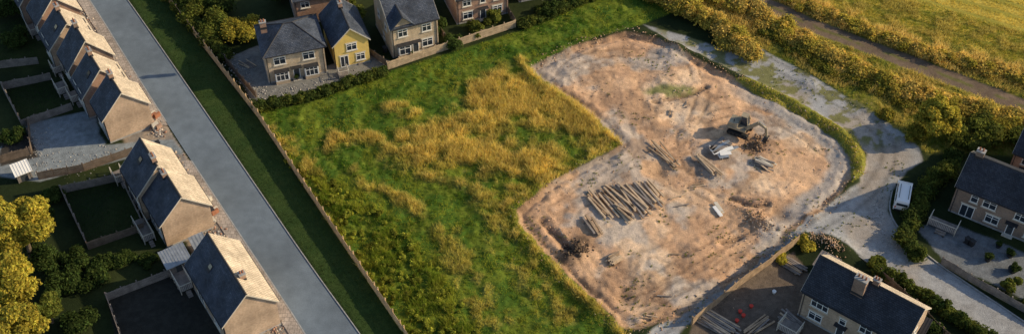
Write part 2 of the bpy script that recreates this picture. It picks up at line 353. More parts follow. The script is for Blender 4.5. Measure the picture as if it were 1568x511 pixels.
mb.obj('pavement',[M_pave])
KB=param(smooth(PL([(1366,292),(1360,322),(1376,352),(1425,396),(1490,440),(1568,492),(1640,540)])),60); strip_obj('kerb',KB,.16,-.05,.12,M_conc)
KB=param(smooth(PL([(1315,392),(1370,430),(1440,472),(1510,513),(1580,565)])),40); strip_obj('kerb',KB,.16,-.05,.12,M_conc)
# ---------------------------------------------------------------- fences
def fence_obj(name,pts,h=1.6,mat=M_fence,bw=.14,gapw=.02,posts=2.0):
    mb=MB()
    for a,b in zip(pts[:-1],pts[1:]):
        a=np.array(a);b=np.array(b);L=np.linalg.norm(b-a)
        if L<.05: continue
        ang=math.atan2(*(b-a)[::-1]); M=Matrix.Translation((a[0],a[1],float(gz(a[0],a[1])) if abs(a[0])<90 else 0))@Matrix.Rotation(ang,4,'Z')
        s=0
        while s<L-.02:
            hh=h+random.uniform(-.06,.06)+.08*math.sin(s*.9); mb.box(s,min(s+bw,L),-.012,.012,.03,hh,0,M); s+=bw+gapw
        for z in(.35,h*.55,h-.25): mb.box(0,L,.0125,.07,z,z+.09,0,M)
        mb.box(0,L,-.03,-.0125,h-.12,h-.02,0,M)
        for k in range(int(L/posts)+1): mb.box(k*posts-.07,k*posts+.07,.071,.21,-.3,h+.12,0,M)
    return mb.obj(name,[mat])
fence_obj('timber_fence',resample(fence,6),1.55,M_fence)
fence_obj('timber_fence',PL([(594,107),(650,88),(720,65),(790,42)]),1.5,M_wood2,.16,.05)
fence_obj('timber_fence',PL([(1060,497),(1130,440),(1180,405),(1222,372)]),1.5,M_wood)
for q in ([(95,296),(186,276)],[(186,276),(222,350)],[(95,296),(136,382)],[(136,382),(222,352)],[(165,460),(255,425),(292,412)],[(165,460),(190,530)],[(5,138),(80,122)],[(5,138),(35,195)],[(35,195),(112,168)],[(0,105),(60,98)],[(60,275),(130,262),(205,236)],[(0,250),(50,236),(45,190)]):
    fence_obj('garden_fence',PL(q),1.4,M_wood3 if random.random()<.6 else M_fence2)
fence_obj('garden_fence',PL([(1440,404),(1500,440),(1568,478),(1640,515)]),1.3,M_wood3)
fence_obj('garden_fence',PL([(1345,422),(1400,470),(1440,511),(1500,560)]),1.3,M_fence2)
for q in ([(255,-5),(345,95),(392,150)],[(560,80),(596,104)],[(690,72),(640,5)],[(790,40),(760,-10)]): fence_obj('garden_fence',PL(q),1.3,M_fence2)
# ---------------------------------------------------------------- houses
def wallframe(side,Wd,L):
    return {'S':((0,0),(1,0),(0,-1)),'N':((Wd,L),(-1,0),(0,1)),'W':((0,L),(0,-1),(-1,0)),'E':((Wd,0),(0,1),(1,0))}[side]
def house(name,x,y,rot,Wd,L,wh,rh,wall,roofL,roofR=None,wins=(),chim=(),hip=False,z=0,trim=M_cream,rooflights=(),front_gable=None):
    e=empty(name,x,y,z,rot); roofR=roofR or roofL
    mb=MB()
    mb.poly([(0,0,-.3),(Wd,0,-.3),(Wd,0,wh)]+([] if hip else [(Wd/2,0,wh+rh-.03)])+[(0,0,wh)])
    mb.poly([(Wd,L,-.3),(0,L,-.3),(0,L,wh)]+([] if hip else [(Wd/2,L,wh+rh-.03)])+[(Wd,L,wh)])
    mb.poly([(0,L,-.3),(0,0,-.3),(0,0,wh),(0,L,wh)]); mb.poly([(Wd,0,-.3),(Wd,L,-.3),(Wd,L,wh),(Wd,0,wh)])
    mb.box(-.05,Wd+.05,-.05,L+.05,-.3,.25,1)
    mb.obj('walls',[wall,M_conc],e)
    ov=.35;sl=rh/(Wd/2);t=.14; mb=MB(); oy=.22
    if not hip:
        nc=12
        for sgn,m in((-1,0),(1,1)):
            def q(xx,yy,zz): return (xx if sgn<0 else Wd-xx,yy,zz)
            e0=(-ov,wh-sl*ov); r0=(Wd/2,wh+rh)
            for k in range(nc):
                f0=k/nc; f1=(k+1)/nc
                xa=e0[0]+(r0[0]-e0[0])*f0; xb=e0[0]+(r0[0]-e0[0])*f1; za=e0[1]+(r0[1]-e0[1])*f0; zb=e0[1]+(r0[1]-e0[1])*f1
                pts=[q(xa,-oy,za),q(xb,-oy,zb),q(xb,L+oy,zb),q(xa,L+oy,za),q(xa,-oy,za+t+.025),q(xb,-oy,zb+t),q(xb,L+oy,zb+t),q(xa,L+oy,za+t+.025)]
                if sgn>0: pts=[pts[i] for i in (3,2,1,0,7,6,5,4)]
                mb.hexa(pts,m)
        mb.obj('roof',[roofL,roofR],e)
        mb=MB(); mb.hexa([(Wd/2-.16,-oy,wh+rh+t-.1),(Wd/2+.16,-oy,wh+rh+t-.1),(Wd/2+.16,L+oy,wh+rh+t-.1),(Wd/2-.16,L+oy,wh+rh+t-.1),(Wd/2-.05,-oy,wh+rh+t+.07),(Wd/2+.05,-oy,wh+rh+t+.07),(Wd/2+.05,L+oy,wh+rh+t+.07),(Wd/2-.05,L+oy,wh+rh+t+.07)])
        mb.obj('ridge_tiles',[M_lead],e)
        mb=MB()
        for yy in(-oy-.03,L+oy):
            for sgn in(-1,1):
                f=lambda xx:(xx if sgn<0 else Wd-xx)
                a=(-ov,wh-sl*ov-.06);r=(Wd/2,wh+rh-.06)
                p=[(f(a[0]),yy,a[1]),(f(r[0]),yy,r[1]),(f(r[0]),yy+.03,r[1]),(f(a[0]),yy+.03,a[1])]
                p=p+[(c[0],c[1],c[2]+.22) for c in p]
                if sgn>0: p=[p[i] for i in(3,2,1,0,7,6,5,4)]
                mb.hexa(p,0)
        mb.obj('barge_boards',[trim],e)
        if rooflights:
            mb=MB()
            for (f,yy) in rooflights:
                xa=Wd/2*f; za=wh+sl*xa+t+.03; xb=xa+.75; zb=wh+sl*xb+t+.03
                mb.hexa([(xa,yy,za),(xb,yy,zb),(xb,yy+.8,zb),(xa,yy+.8,za),(xa-.03,yy,za+.07),(xb-.03,yy,zb+.07),(xb-.03,yy+.8,zb+.07),(xa-.03,yy+.8,za+.07)],0)
                mb.poly([(xa+.04,yy+.08,za+.115),(xb-.1,yy+.08,zb+.04),(xb-.1,yy+.72,zb+.04),(xa+.04,yy+.72,za+.115)][::-1],1)
            mb.obj('rooflights',[M_lead,M_glass],e)
    else:
        h0=wh-.1; k=min(Wd/2,L/2-.3)
        E=[(-ov,-ov,h0),(Wd+ov,-ov,h0),(Wd+ov,L+ov,h0),(-ov,L+ov,h0)]; r1=(Wd/2,k,wh+rh);r2=(Wd/2,L-k,wh+rh)
        mb.poly([E[0],E[1],r1],0);mb.poly([E[1],E[2],r2,r1],1);mb.poly([E[2],E[3],r2],0);mb.poly([E[3],E[0],r1,r2],0);mb.poly(E[::-1],0)
        for p0,p1 in((E[0],r1),(E[1],r1),(E[2],r2),(E[3],r2),(r1,r2)): mb.cyl(p0,p1,.1,.1,6,2)
        mb.obj('roof',[roofL,roofR,M_lead],e)
    if front_gable:   # cross gable rising through the front (x=0) eaves, between y0 and y1
        y0,y1,hg=front_gable; ym=(y0+y1)/2; zt=wh+hg; xr=hg/sl+.1; pj=.25
        mb=MB(); mb.poly([(-.06,y1,wh-.6),(-.06,y0,wh-.6),(-.06,y0,wh),(-.06,ym,zt),(-.06,y1,wh)],0)
        for a_,b_ in((y0-.3,ym),(y1+.3,ym)):
            ze=wh-.3*(hg/((y1-y0)/2)); p=[(-pj-.15,a_,ze),(-pj-.15,b_,zt),(xr,b_,zt),(.2,a_,ze)]
            if a_>b_: p=[p[3],p[2],p[1],p[0]]
            mb.hexa([*p,*[(c_[0],c_[1],c_[2]+.16) for c_ in p]],1)
        mb.box(-pj-.15,xr,ym-.09,ym+.09,zt+.1,zt+.24,2)
        mb.obj('front_gable',[wall,roofL,M_lead],e)
    mb=MB()
    for xx in(-ov-.1,Wd+ov): mb.box(xx,xx+.1,0,L,wh-sl*ov*(not hip)-.05-.1*hip,wh-sl*ov*(not hip)+.06-.1*hip)
    mb.cyl((-.06,.25,0),(-.06,.25,wh-.2),.05,.05,6); mb.cyl((-.06,L-.25,0),(-.06,L-.25,wh-.2),.05,.05,6)
    mb.obj('gutters',[M_lead],e)
    fr=MB()
    for (side,s,zz,w,h,kind) in wins:
        o_,r_,n_=wallframe(side,Wd,L)
        M=Matrix(((r_[0],n_[0],0,o_[0]),(r_[1],n_[1],0,o_[1]),(0,0,1,0),(0,0,0,1)))
        x0=s-w/2;x1=s+w/2;F=.1
        if kind=='bay':
            fr.box(x0-.1,x1+.1,.0,.7,0,zz,3,M); fr.box(x0-.15,x1+.15,0,.8,zz+h,zz+h+.15,4,M)
            fr.box(x0-.08,x1+.08,0.001,.62,zz,zz+h,1,M)
            for xx in (x0-.1,x1): 
                for dd_ in(.05,.36,.62): fr.box(xx,xx+.1,dd_,dd_+.07,zz,zz+h,0,M)
            dep=.64
        else: dep=0
        if kind in('win','bay','french'):
            fr.box(x0+F,x1-F,dep-.05 if dep else .002,dep+.02,zz+F,zz+h-F,1,M)
            fr.box(x0,x0+F,dep-.05*(dep>0)+.001,dep+.07,zz,zz+h,0,M); fr.box(x1-F,x1,dep+.001,dep+.07,zz,zz+h,0,M)
            fr.box(x0+F,x1-F,dep+.001,dep+.07,zz,zz+F,0,M); fr.box(x0+F,x1-F,dep+.001,dep+.07,zz+h-F,zz+h,0,M)
            nm=max(1,int(round(w/.75)))
            for k in range(1,nm):
                c=x0+w*k/nm; fr.box(c-.045,c+.045,dep+.001,dep+.06,zz+F,zz+h-F,0,M)
            if kind!='french': fr.box(x0+F,x1-F,dep+.001,dep+.055,zz+h*.66,zz+h*.66+.07,0,M)
            if kind!='french' and not dep: fr.box(x0-.12,x1+.12,.001,.16,zz-.12,zz-.003,2,M)
            if not dep: fr.box(x0-.15,x1+.15,.001,.04,zz+h+.003,zz+h+.2,2,M)
        if kind=='door':
            fr.box(x0,x0+F,.001,.08,zz,zz+h,0,M); fr.box(x1-F,x1,.001,.08,zz,zz+h,0,M); fr.box(x0+F,x1-F,.001,.08,zz+h-F,zz+h,0,M)
            fr.box(x0+F,x1-F,.002,.04,zz,zz+h-F,5,M); fr.box(x0+.3,x1-.3,.041,.05,zz+h*.6,zz+h*.85,1,M)
            fr.box(x0-.3,x1+.3,.001,.7,zz+h+.1,zz+h+.2,4,M); fr.box(x0-.2,x1+.2,.001,.6,0,.14,2,M)
    if wins: fr.obj('windows_and_doors',[M_white,M_glass,M_cream,wall,M_lead,M_door],e)
    for (cx,cy,cw,cd,top) in chim:
        mb=MB(); zr=wh+rh*(1-abs(cx-Wd/2)/(Wd/2)); mb.box(cx-cw/2,cx+cw/2,cy-cd/2,cy+cd/2,zr-.8,zr+top)
        mb.box(cx-cw/2-.07,cx+cw/2+.07,cy-cd/2-.07,cy+cd/2+.07,zr+top,zr+top+.14,1)
        mb.box(cx-cw/2-.04,cx+cw/2+.04,cy-cd/2-.04,cy+cd/2+.04,zr-.1,zr+.25,2)
        np_=2 if max(cw,cd)<1.1 else 3
        for k in range(np_):
            f=(k+.5)/np_-.5; px,py=(cx+f*cw*.9,cy) if cw>=cd else (cx,cy+f*cd*.9)
            mb.cyl((px,py,zr+top+.14),(px,py,zr+top+.55),.13,.1,8,3)
        mb.obj('chimney',[M_red if wall is not M_dkbrick else M_dkbrick,M_conc,M_lead,M_clay],e)
    return e
TH=math.radians(32.8); ux=np.array([math.cos(TH),math.sin(TH)]); uy=np.array([-math.sin(TH),math.cos(TH)])
c0=P(170,219)
for k in range(6):
    q=c0+uy*(k*6.5)-ux*(k*.25+.5*(k%2))
    wn=[('W',1.3,3.2,1.1,1.2,'win'),('W',3.4,3.2,1.1,1.2,'win'),('W',1.3,.9,1.2,1.3,'win'),('W',3.3,.15,1.6,2.1,'french'),('E',1.3,3.2,1.1,1.2,'win'),('E',3.4,3.2,1.1,1.2,'win'),('E',1.3,.9,1.2,1.3,'win'),('E',3.4,.15,1,2.1,'door')]
    house('terraced_house',q[0],q[1],TH,6.5,4.7,4.6-.35*(k%2),3.3+.25*(k%3),[M_brick,M_red,M_dkbrick][k%3],M_slate,M_sunslope,wn,[(3.25,3.9,.6,.9,.9)],rooflights=[(.45,1.2)] if k%2 else [])
c=P(257,379)
wnW=[('W',1.6,3.2,1.1,1.2,'win'),('W',4.2,3.2,1.1,1.2,'win'),('W',1.6,.15,1.8,2.1,'french'),('W',4.2,.9,1.2,1.2,'win'),('E',1.5,3.2,1.1,1.2,'win'),('E',4.2,3.2,1.1,1.2,'win'),('E',1.5,.15,1,2.1,'door'),('E',4.2,.9,1.6,1.3,'win')]
house('semi_detached_house',c[0],c[1],TH,6.6,5.9,4.5,3.2,M_brick,M_slate,M_sunslope,wnW,[(3.0,4.9,.6,.9,.8)])
q=c+uy*6.1-ux*.6
house('semi_detached_house',q[0],q[1],TH,6.6,5.9,5.0,3.5,M_brick,M_slate,M_sunslope,wnW,[(3.3,1.1,.6,1.0,.9)],rooflights=[(.5,3)])
c=P(352,533)
house('detached_house',c[0],c[1],TH,6.8,11.2,4.7,3.4,M_brick,M_slate,M_sunslope,[('W',2,3.2,1.1,1.2,'win'),('W',5.5,3.2,1.1,1.2,'win'),('W',9,3.2,1.1,1.2,'win'),('W',3,.15,1.8,2.1,'french'),('W',8,.9,1.6,1.2,'win'),('E',2,3.2,1.1,1.2,'win'),('E',9,3.2,1.1,1.2,'win'),('E',5,.15,1,2.1,'door')],[(4.3,3.2,.7,.7,.9)],rooflights=[(.4,7)])
def eaves(name,u,v,phi,Wf,dep,wh,rh,wall,roof,wins,chim,roofR=None,hip=False,rl=(),fg=None):
    p=math.radians(phi); o_=P(u,v)+Wf*np.array([math.cos(p),math.sin(p)])
    return house(name,o_[0],o_[1],p+math.pi/2,dep,Wf,wh,rh,wall,roof,roofR,wins,chim,hip,rooflights=rl,front_gable=fg)
eaves('brick_house',412,128,17,8.8,7.5,5.2,2.4,M_stone,M_slate,[('W',2.1,3.2,1.8,1.4,'win'),('W',6.4,3.2,1.8,1.4,'win'),('W',2.1,.6,1.9,1.6,'bay'),('W',6.5,.6,1.9,1.6,'bay'),('W',4.3,.14,1,2.1,'door'),('S',3.5,3.1,1.2,1.2,'win'),('N',3.5,3.1,.9,1.2,'win')],[(3.7,8.0,.6,.9,1.0)],hip=True)
house('rendered_house',*P(516,106),math.radians(20),5.2,8,4.6,2.5,M_yel,M_slate,M_slate,[('S',1.3,.14,1.3,2.1,'french'),('S',3.8,.8,1.4,1.3,'win'),('S',2.6,3.0,1.6,1.3,'win'),('E',3,2.9,1,1.1,'win')],[(2.6,5.5,.6,.9,.9)])
eaves('brick_house',602,89,22,7.4,8.6,5.7,2.6,M_stone,M_slate,[('W',1.8,3.6,1.5,1.4,'win'),('W',5.6,3.6,1.5,1.4,'win'),('W',1.8,.7,1.8,1.6,'bay'),('W',5.6,.7,1.7,1.5,'win'),('W',3.7,.14,1,2.1,'door'),('N',2.5,3.5,1,1.2,'win'),('N',6,3.5,1,1.2,'win'),('N',4.5,.8,1,1.2,'win')],[(4.3,1.0,.6,.9,.9)],fg=(3.9,7.2,1.7))
eaves('brick_house',700,38,20,8.5,7,5.0,2.6,M_red,M_slate2,[('W',1.7,3.2,1.4,1.2,'win'),('W',4.3,3.2,.9,1.2,'win'),('W',6.8,3.2,1.4,1.2,'win'),('W',1.8,.7,1.6,1.4,'win'),('W',4.3,.14,1,2.1,'door'),('W',6.7,.7,1.6,1.4,'win')],[(3.5,1,.6,.9,.9)])
eaves('brick_house',795,4,18,9,7,5.0,2.6,M_dkbrick,M_slate2,[('W',1.7,3.2,1.4,1.2,'win'),('W',6.8,3.2,1.4,1.2,'win'),('W',1.8,.7,1.6,1.4,'win'),('W',4.3,.14,1,2.1,'door'),('W',6.7,.7,1.6,1.4,'win')],[])
eaves('brick_house',455,40,17,8.5,7,5.0,2.6,M_red,M_slate,[('W',1.7,3.2,1.4,1.2,'win'),('W',6.8,3.2,1.4,1.2,'win')],[(3.5,2,.6,.9,.9)])
eaves('brick_house',1452,322,-33,14,7.2,5.0,2.7,M_dkbrick,M_slate2,[('W',2.6,3.1,1.0,1.3,'win'),('W',4.6,3.1,1.8,1.3,'win'),('W',9,3.1,2.2,1.3,'win'),('W',12,3.1,1.2,1.3,'win'),('W',2.2,.14,1.8,2.1,'french'),('W',5.5,.8,1.8,1.4,'win'),('W',8,.14,1,2.1,'door'),('W',10.8,.8,2,1.4,'win')],[(3.6,13,.7,1.0,1.0)])
eaves('brick_house',1540,268,-33,9,7,4.6,2.6,M_red,M_slate2,[('W',2,2.9,1.6,1.3,'win'),('W',5.5,2.9,1.6,1.3,'win'),('W',2,.14,1,2.1,'door')],[(3.6,8.1,.8,1.0,1.1)])
eaves('brick_house',1221,481,-38,13.2,6.6,5.0,3.0,M_brick,M_slate2,[('W',2.4,3.0,2.3,1.4,'win'),('W',5.6,2.4,.9,1.1,'win'),('W',8.5,3,1.6,1.3,'win'),('W',11.5,3,1.2,1.3,'win'),('W',2.2,.7,1.8,1.3,'win'),('W',5.6,.14,1,2.1,'door'),('W',9,.7,1.8,1.3,'win'),('S',3.3,3.1,1.1,1.2,'win')],[(2.0,7.4,.9,1.5,2.5),(3.3,6.0,.6,.8,.9)],roofR=M_sunslope)
# ---------------------------------------------------------------- vegetation
import bmesh
def ico(sub):
    bm=bmesh.new(); bmesh.ops.create_icosphere(bm,subdivisions=sub,radius=1); V=np.array([v.co[:] for v in bm.verts]); Fc=np.array([[v.index for v in f.verts] for f in bm.faces]); bm.free(); return V,Fc
IV,IF=ico(2)
def unit(a): return a/(np.linalg.norm(a,axis=-1,keepdims=True)+1e-9)
def leafcloud(cen,rad,k,size,cols,core=.74,var=.45):
    n=len(cen); parts=[]
    jit=1+(rng.random((n,len(IV),1))-.5)*.35
    V=cen[:,None]+IV[None]*rad[:,None]*core*jit
    Fc=(IF[None]+np.arange(n)[:,None,None]*len(IV)).reshape(-1,3)
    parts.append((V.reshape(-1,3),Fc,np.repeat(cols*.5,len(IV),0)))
    d=unit(rng.normal(size=(n,k,3))); d[...,2]=np.where(d[...,2]<-.45,-d[...,2],d[...,2])
    lf=vn(d[...,0]*2.2+np.arange(n)[:,None]*7.1,d[...,1]*2.2+d[...,2]*2.7,3)
    r=.70+.34*rng.random((n,k,1))+.3*(lf[...,None]-.5)
    p=(cen[:,None]+d*rad[:,None]*r).reshape(-1,3)
    nn=unit(d.reshape(-1,3)*.9+rng.normal(size=(n*k,3))*.7+np.array([0,0,.3]))
    t1=unit(np.cross(nn,rng.normal(size=(n*k,3)))); t2=np.cross(nn,t1)
    s=size*(.6+.8*rng.random((n*k,1)))
    V=np.stack([p-t1*s,p-t2*s*.55,p+t1*s,p+t2*s*.55],1).reshape(-1,3)
    Fc=np.arange(n*k*4).reshape(-1,4)
    c=np.repeat(cols,k,0)*(1-var+2*var*rng.random((n*k,1))); c[:,0]*=1+.3*(rng.random(n*k)-.4)
    parts.append((V,Fc,np.repeat(c,4,0)))
    return parts
G1=np.array((.14,.165,.03)); G2=np.array((.06,.095,.022)); GG=np.array((.68,.50,.13)); GY=np.array((.42,.37,.055))
def hedge(name,pts,r,h,cols,st=.8,k=170,size=.2,wig=.5):
    p=np.array(resample([np.array(q) for q in pts],st)); n=len(p)*2
    c=np.concatenate([p,p])+rng.normal(size=(n,2))*wig*r*.5
    rr=r*(.5+.75*rng.random(n)); hh=h*(.5+.7*rng.random(n))
    cen=np.column_stack([c,hh*.5]); rad=np.column_stack([rr,rr,hh*.55])
    ci=rng.random((n,1)); cols=np.array(cols); col=cols[0]*(1-ci)+cols[1]*ci
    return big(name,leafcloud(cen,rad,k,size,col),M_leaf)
def shrub(name,u,v,r,h,col,k=220,nb=7,size=.2):
    p=P(u,v); c=p+rng.normal(size=(nb,2))*r*.42; rr=r*(.4+.3*rng.random(nb)); hh=h*(.5+.5*rng.random(nb))
    cen=np.column_stack([c,hh*.55]); rad=np.column_stack([rr,rr,hh*.5])
    col=np.array(col)*(.75+.5*rng.random((nb,1)))
    e=empty(name,p[0],p[1]); cen[:,:2]-=p
    mb=MB()
    for i in range(4):
        t=i*1.6; mb.cyl((0,0,-.1),(math.cos(t)*r*.35,math.sin(t)*r*.35,h*.5),.07,.03,6)
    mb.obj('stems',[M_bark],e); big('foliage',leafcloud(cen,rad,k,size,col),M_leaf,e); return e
def tree(name,u,v,zc,R,H,col,nb=34,k=330,size=.26):
    p=P(u,v,zc); e=empty(name,p[0],p[1]); mb=MB()
    zt=zc-H*.35; mb.cyl((0,0,-.3),(.15,.1,zt*.6),.35*R/4,.25*R/4,10); mb.cyl((.15,.1,zt*.6),(.1,0,zc+H*.15),.25*R/4,.1,10)
    cen=[]
    for i in range(nb):
        d=unit(rng.normal(size=3)); rr=rng.random()**.45
        c=np.array([d[0]*R*.72*rr,d[1]*R*.72*rr,zc+d[2]*H*.38*rr]); cen.append(c)
        if i%3==0: mb.cyl((.12,.08,zt*(.55+.4*rng.random())),tuple(c*np.array([.8,.8,1])-np.array([0,0,.3])),.12*R/4,.03,6)
    mb.obj('trunk_and_limbs',[M_bark],e)
    cen=np.array(cen); rad=np.column_stack([R*(.2+.14*rng.random(nb))]*2+[R*(.16+.12*rng.random(nb))])
    cl=np.array(col)*(.7+.6*rng.random((nb,1)))
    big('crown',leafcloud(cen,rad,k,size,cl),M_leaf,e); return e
hedge('hedge',HA,1.8,2.3,[GY,GG],.8,260,.18,.8)
hedge('hedge',HB,1.5,1.6,[GY,GG],.8,220,.17,1.0)
hedge('hedge',[q+np.array([-1.2,-1.8]) for q in HB[2:]],1.2,.9,[G1,GY*.7],.9,150,.17,1.0)
hedge('hedge',HC,1.1,1.2,[GY,GG],.8,220,.16,1.0)
hedge('hedge',PL([(394,166),(460,156),(540,128),(592,112)]),.9,1.3,[G2,G1],.6,140,.16)
hedge('hedge',PL([(800,42),(870,12),(930,-10)]),1.0,1.3,[G2,G1],.6,140,.18)
hedge('hedge',PL([(1455,262),(1428,282),(1405,318),(1392,350),(1382,372),(1410,398)]),1.15,1.8,[G1,G2],.6,200,.17)
hedge('hedge',PL([(1345,418),(1400,448),(1450,480),(1500,515),(1560,550)]),1.0,1.5,[G2,G1],.6,200,.17)
hedge('hedge',PL([(1380,470),(1430,511)]),.9,1.3,[G2,G2],.6,200,.17)
hedge('hedge',PL([(230,-40),(262,-2),(300,45),(345,90)]),1.2,1.8,[G2,G1],.7,180,.18)
tree('tree',1437,178,3.4,3.6,5.4,GY,40,330,.2)
for q in ((1500,208,3,2.6,G1*1.2),(1535,200,2.4,2.2,GY*.7),(1470,215,2,2,G1),(1400,205,1.6,1.6,GY*.7),(1560,212,2,2.2,G1),(1458,240,1.4,1.6,G2),(1355,180,1.2,1,GY*.7),
          (365,55,2.6,3,GY*.9),(330,50,2.6,3.2,G1*1.2),(300,25,2.6,3,G1),(340,15,2.8,3.4,G2),(385,45,1.6,2.2,GY*.9),(285,5,2,2.6,G2),(540,30,1.8,3,G1),(690,70,1.6,2.,G2),(730,50,1.5,2,G1),(670,45,1.5,2.4,G2),(760,30,1.4,1.8,G1),
          (840,20,1.4,1.8,G2),(880,0,1.6,2,G2),(1545,440,1,1.2,G1),(1585,470,1.3,1.6,G1),(430,-5,2,3,G2),(1230,375,1.1,1.0,GY),(1195,395,1.0,.9,GY),
          (25,70,2,2.4,G2),(10,25,2.2,3,G2),(20,215,1.6,2,G2),(120,410,1.6,1.8,G2),(100,440,2,2.2,G2),(130,490,2,2.2,G2),(70,400,2,2,G2),(120,395,1.5,1.5,G2),(1340,405,1,1,G1),
          (160,405,1.6,1.4,G2),(190,398,1.3,1.2,G2),(150,430,1.8,1.6,G2),(225,400,1.0,.9,G2),(85,300,1.3,1.6,G2),(70,330,1.5,1.8,G2)):
    shrub('shrub',*q[:4],q[4],240,9,.17)
tree('tree',28,345,6,4.8,7,GY*1.05,52,520,.22); tree('tree',5,425,6.5,4.4,7.5,GY,48,460,.22); tree('tree',20,505,5,4.2,6,GY*.95,44,440,.22); tree('tree',-40,330,6,4.6,7,GY*.8,30,300,.28)
tree('tree',70,470,3,2.4,4,G1,24,300,.2)
def blades(X,Y,h,w,cols,n=3,lean=.35,zoff=0):
    N_=len(X); Z0=gz(X,Y)
    Xr=np.repeat(X,n)+rng.normal(size=N_*n)*.06; Yr=np.repeat(Y,n)+rng.normal(size=N_*n)*.06; Zr=np.repeat(Z0,n)-.03
    hr=np.repeat(h,n)*(.6+.6*rng.random(N_*n)); a=rng.random(N_*n)*math.tau; wr=np.repeat(w,n)
    dx=np.cos(a)*wr/2;dy=np.sin(a)*wr/2; lx=rng.normal(size=N_*n)*lean*hr; ly=rng.normal(size=N_*n)*lean*hr
    V=np.stack([np.stack([Xr-dx,Yr-dy,Zr],-1),np.stack([Xr+dx,Yr+dy,Zr],-1),np.stack([Xr+lx,Yr+ly,Zr+hr],-1)],1).reshape(-1,3)
    c=np.repeat(cols,n,0)*(.65+.7*rng.random((N_*n,1))); return (V,np.arange(N_*n*3).reshape(-1,3),np.repeat(c,3,0))
def rnd(poly,dens):
    A_=np.array(poly); lo=A_.min(0);hi=A_.max(0); lo=np.maximum(lo,(-90,-40)); hi=np.minimum(hi,(90,54)); n=int((hi-lo).prod()*dens); x=lo[0]+rng.random(n)*(hi[0]-lo[0]); y=lo[1]+rng.random(n)*(hi[1]-lo[1]); m=inp(x,y,poly); return x[m],y[m]
x,y=rnd(field,46); g=gold(x,y); nn=fbm(x,y,.9,77); nl=ss(-2,2,sd(x,y,lump)); n5=fbm(x,y,.35,6)
keep=rng.random(len(x))<np.clip(.35+g*.6+nl*.5+(nn-.5),.15,1); x,y,g,nn,nl,n5=[q[keep] for q in(x,y,g,nn,nl,n5)]
h=.14+.28*nn+g*.7+nl*(ss(.4,.65,nn)*.6)
f5=np.clip(ss(.36,.62,n5)+ss(6,-22,y)*.5-.05,0,1)[:,None]
gr=np.array((.11,.21,.018))*(1-f5)+np.array((.36,.39,.045))*f5
go=np.array((.9,.68,.23)); go2=np.array((.70,.58,.13)); gm=rng.random((len(x),1)); col=gr*(1-g[:,None])+(go*gm+go2*(1-gm))*g[:,None]; sp=rng.random(len(x))<.08; col[sp]=(.5,.45,.1)
big('meadow_grass',[blades(x,y,h,.05+.04*h,col,3)],M_grass)
x,y=rnd(lump,1.5); q=fbm(x,y,.7,77)>.44; x,y=x[q],y[q]; n=len(x); r=.2+.35*rng.random(n)
big('weeds',leafcloud(np.column_stack([x,y,gz(x,y)+r*.5]),np.column_stack([r,r,r*.9]),26,.11,np.array((.34,.37,.045))*(.5+.9*rng.random((n,1)))),M_leaf)
verge=PL(ROADR)+fence[::-1]; x,y=rnd(verge,24); q=sd(x,y,roadp)<-.25; x,y=x[q],y[q]; nn=fbm(x,y,.4,31)[:,None]
big('verge_grass',[blades(x,y,.08+.12*nn[:,0],np.full(len(x),.05),np.array((.035,.085,.02))*(1-nn)+np.array((.08,.12,.025))*nn)],M_grass)  # blades carry the verge's painted shade in their dark colour
for pl in ([(98,298),(185,278),(220,350),(138,378)],[(10,140),(78,125),(108,168),(38,190)],[(0,40),(50,20),(60,95),(0,100)]):
    x,y=rnd(PL(pl),30); big('lawn',[blades(x,y,np.full(len(x),.12),np.full(len(x),.06),np.tile(np.array((.04,.10,.02)),(len(x),1)))],M_grass)
ne=PL([(960,-70),(1040,10),(1160,95),(1420,235),(1500,235),(1568,240),(1750,300),(1750,100),(1100,-80)])
x,y=rnd(ne,22); q=(dpl(x,y,TRK)>1.7)&(sd(x,y,acc)<-.1); x,y=x[q],y[q]; nn=fbm(x,y,.5,9)
dh=np.minimum(dpl(x,y,HB),dpl(x,y,HC)); gg=np.clip(np.exp(-(dh/3)**2)+.5*ss(.42,.58,nn),0,1)
col=np.array((.24,.28,.03))*(1-gg[:,None])+np.array((.88,.66,.22))*gg[:,None]
big('rough_grass',[blades(x,y,.15+.4*nn+.5*gg,.06+.04*gg,col)],M_grass)
cf=PL([(1160,-60),(1225,-8),(1330,35),(1568,100),(1750,140),(1750,-100)]); x,y=rnd(cf,24); n5=fbm(x,y,.3,3)[:,None]
dv_=P(1568,95)-P(1260,0); dv_/=np.linalg.norm(dv_); rowm=np.sin((-x*dv_[1]+y*dv_[0])*2.1)>-.75; x,y,n5=x[rowm],y[rowm],n5[rowm]
big('crop',[blades(x,y,np.full(len(x),.25),np.full(len(x),.06),np.array((.48,.43,.06))*(1-n5)+np.array((.88,.66,.15))*n5)],M_grass)
x,y=rnd(strip,45); x2,y2=rnd(PL([(760,300),(960,200),(975,225),(815,320),(812,345),(900,430),(975,500),(950,530),(870,450),(770,345)]),30); q=(sd(x2,y2,site)<.1); x=np.r_[x,x2[q]];y=np.r_[y,y2[q]]
n5=fbm(x,y,.8,3)[:,None]; big('fringe_grass',[blades(x,y,.1+.22*n5[:,0],np.full(len(x),.07),np.array((.34,.40,.045))*(1-n5)+np.array((.8,.63,.15))*n5)],M_grass)
x,y=rnd(PL([(980,60),(1480,60),(1480,420),(1000,520),(780,330)]),1.2); q=((sd(x,y,acc)>-.5)|(sd(x,y,site)>-.5))&(fbm(x,y,.3,60)>.62); x,y=x[q],y[q]
big('weed_tufts',[blades(x,y,np.full(len(x),.25),np.full(len(x),.1),np.tile(np.array((.2,.23,.05)),(len(x),1)),8)],M_grass)
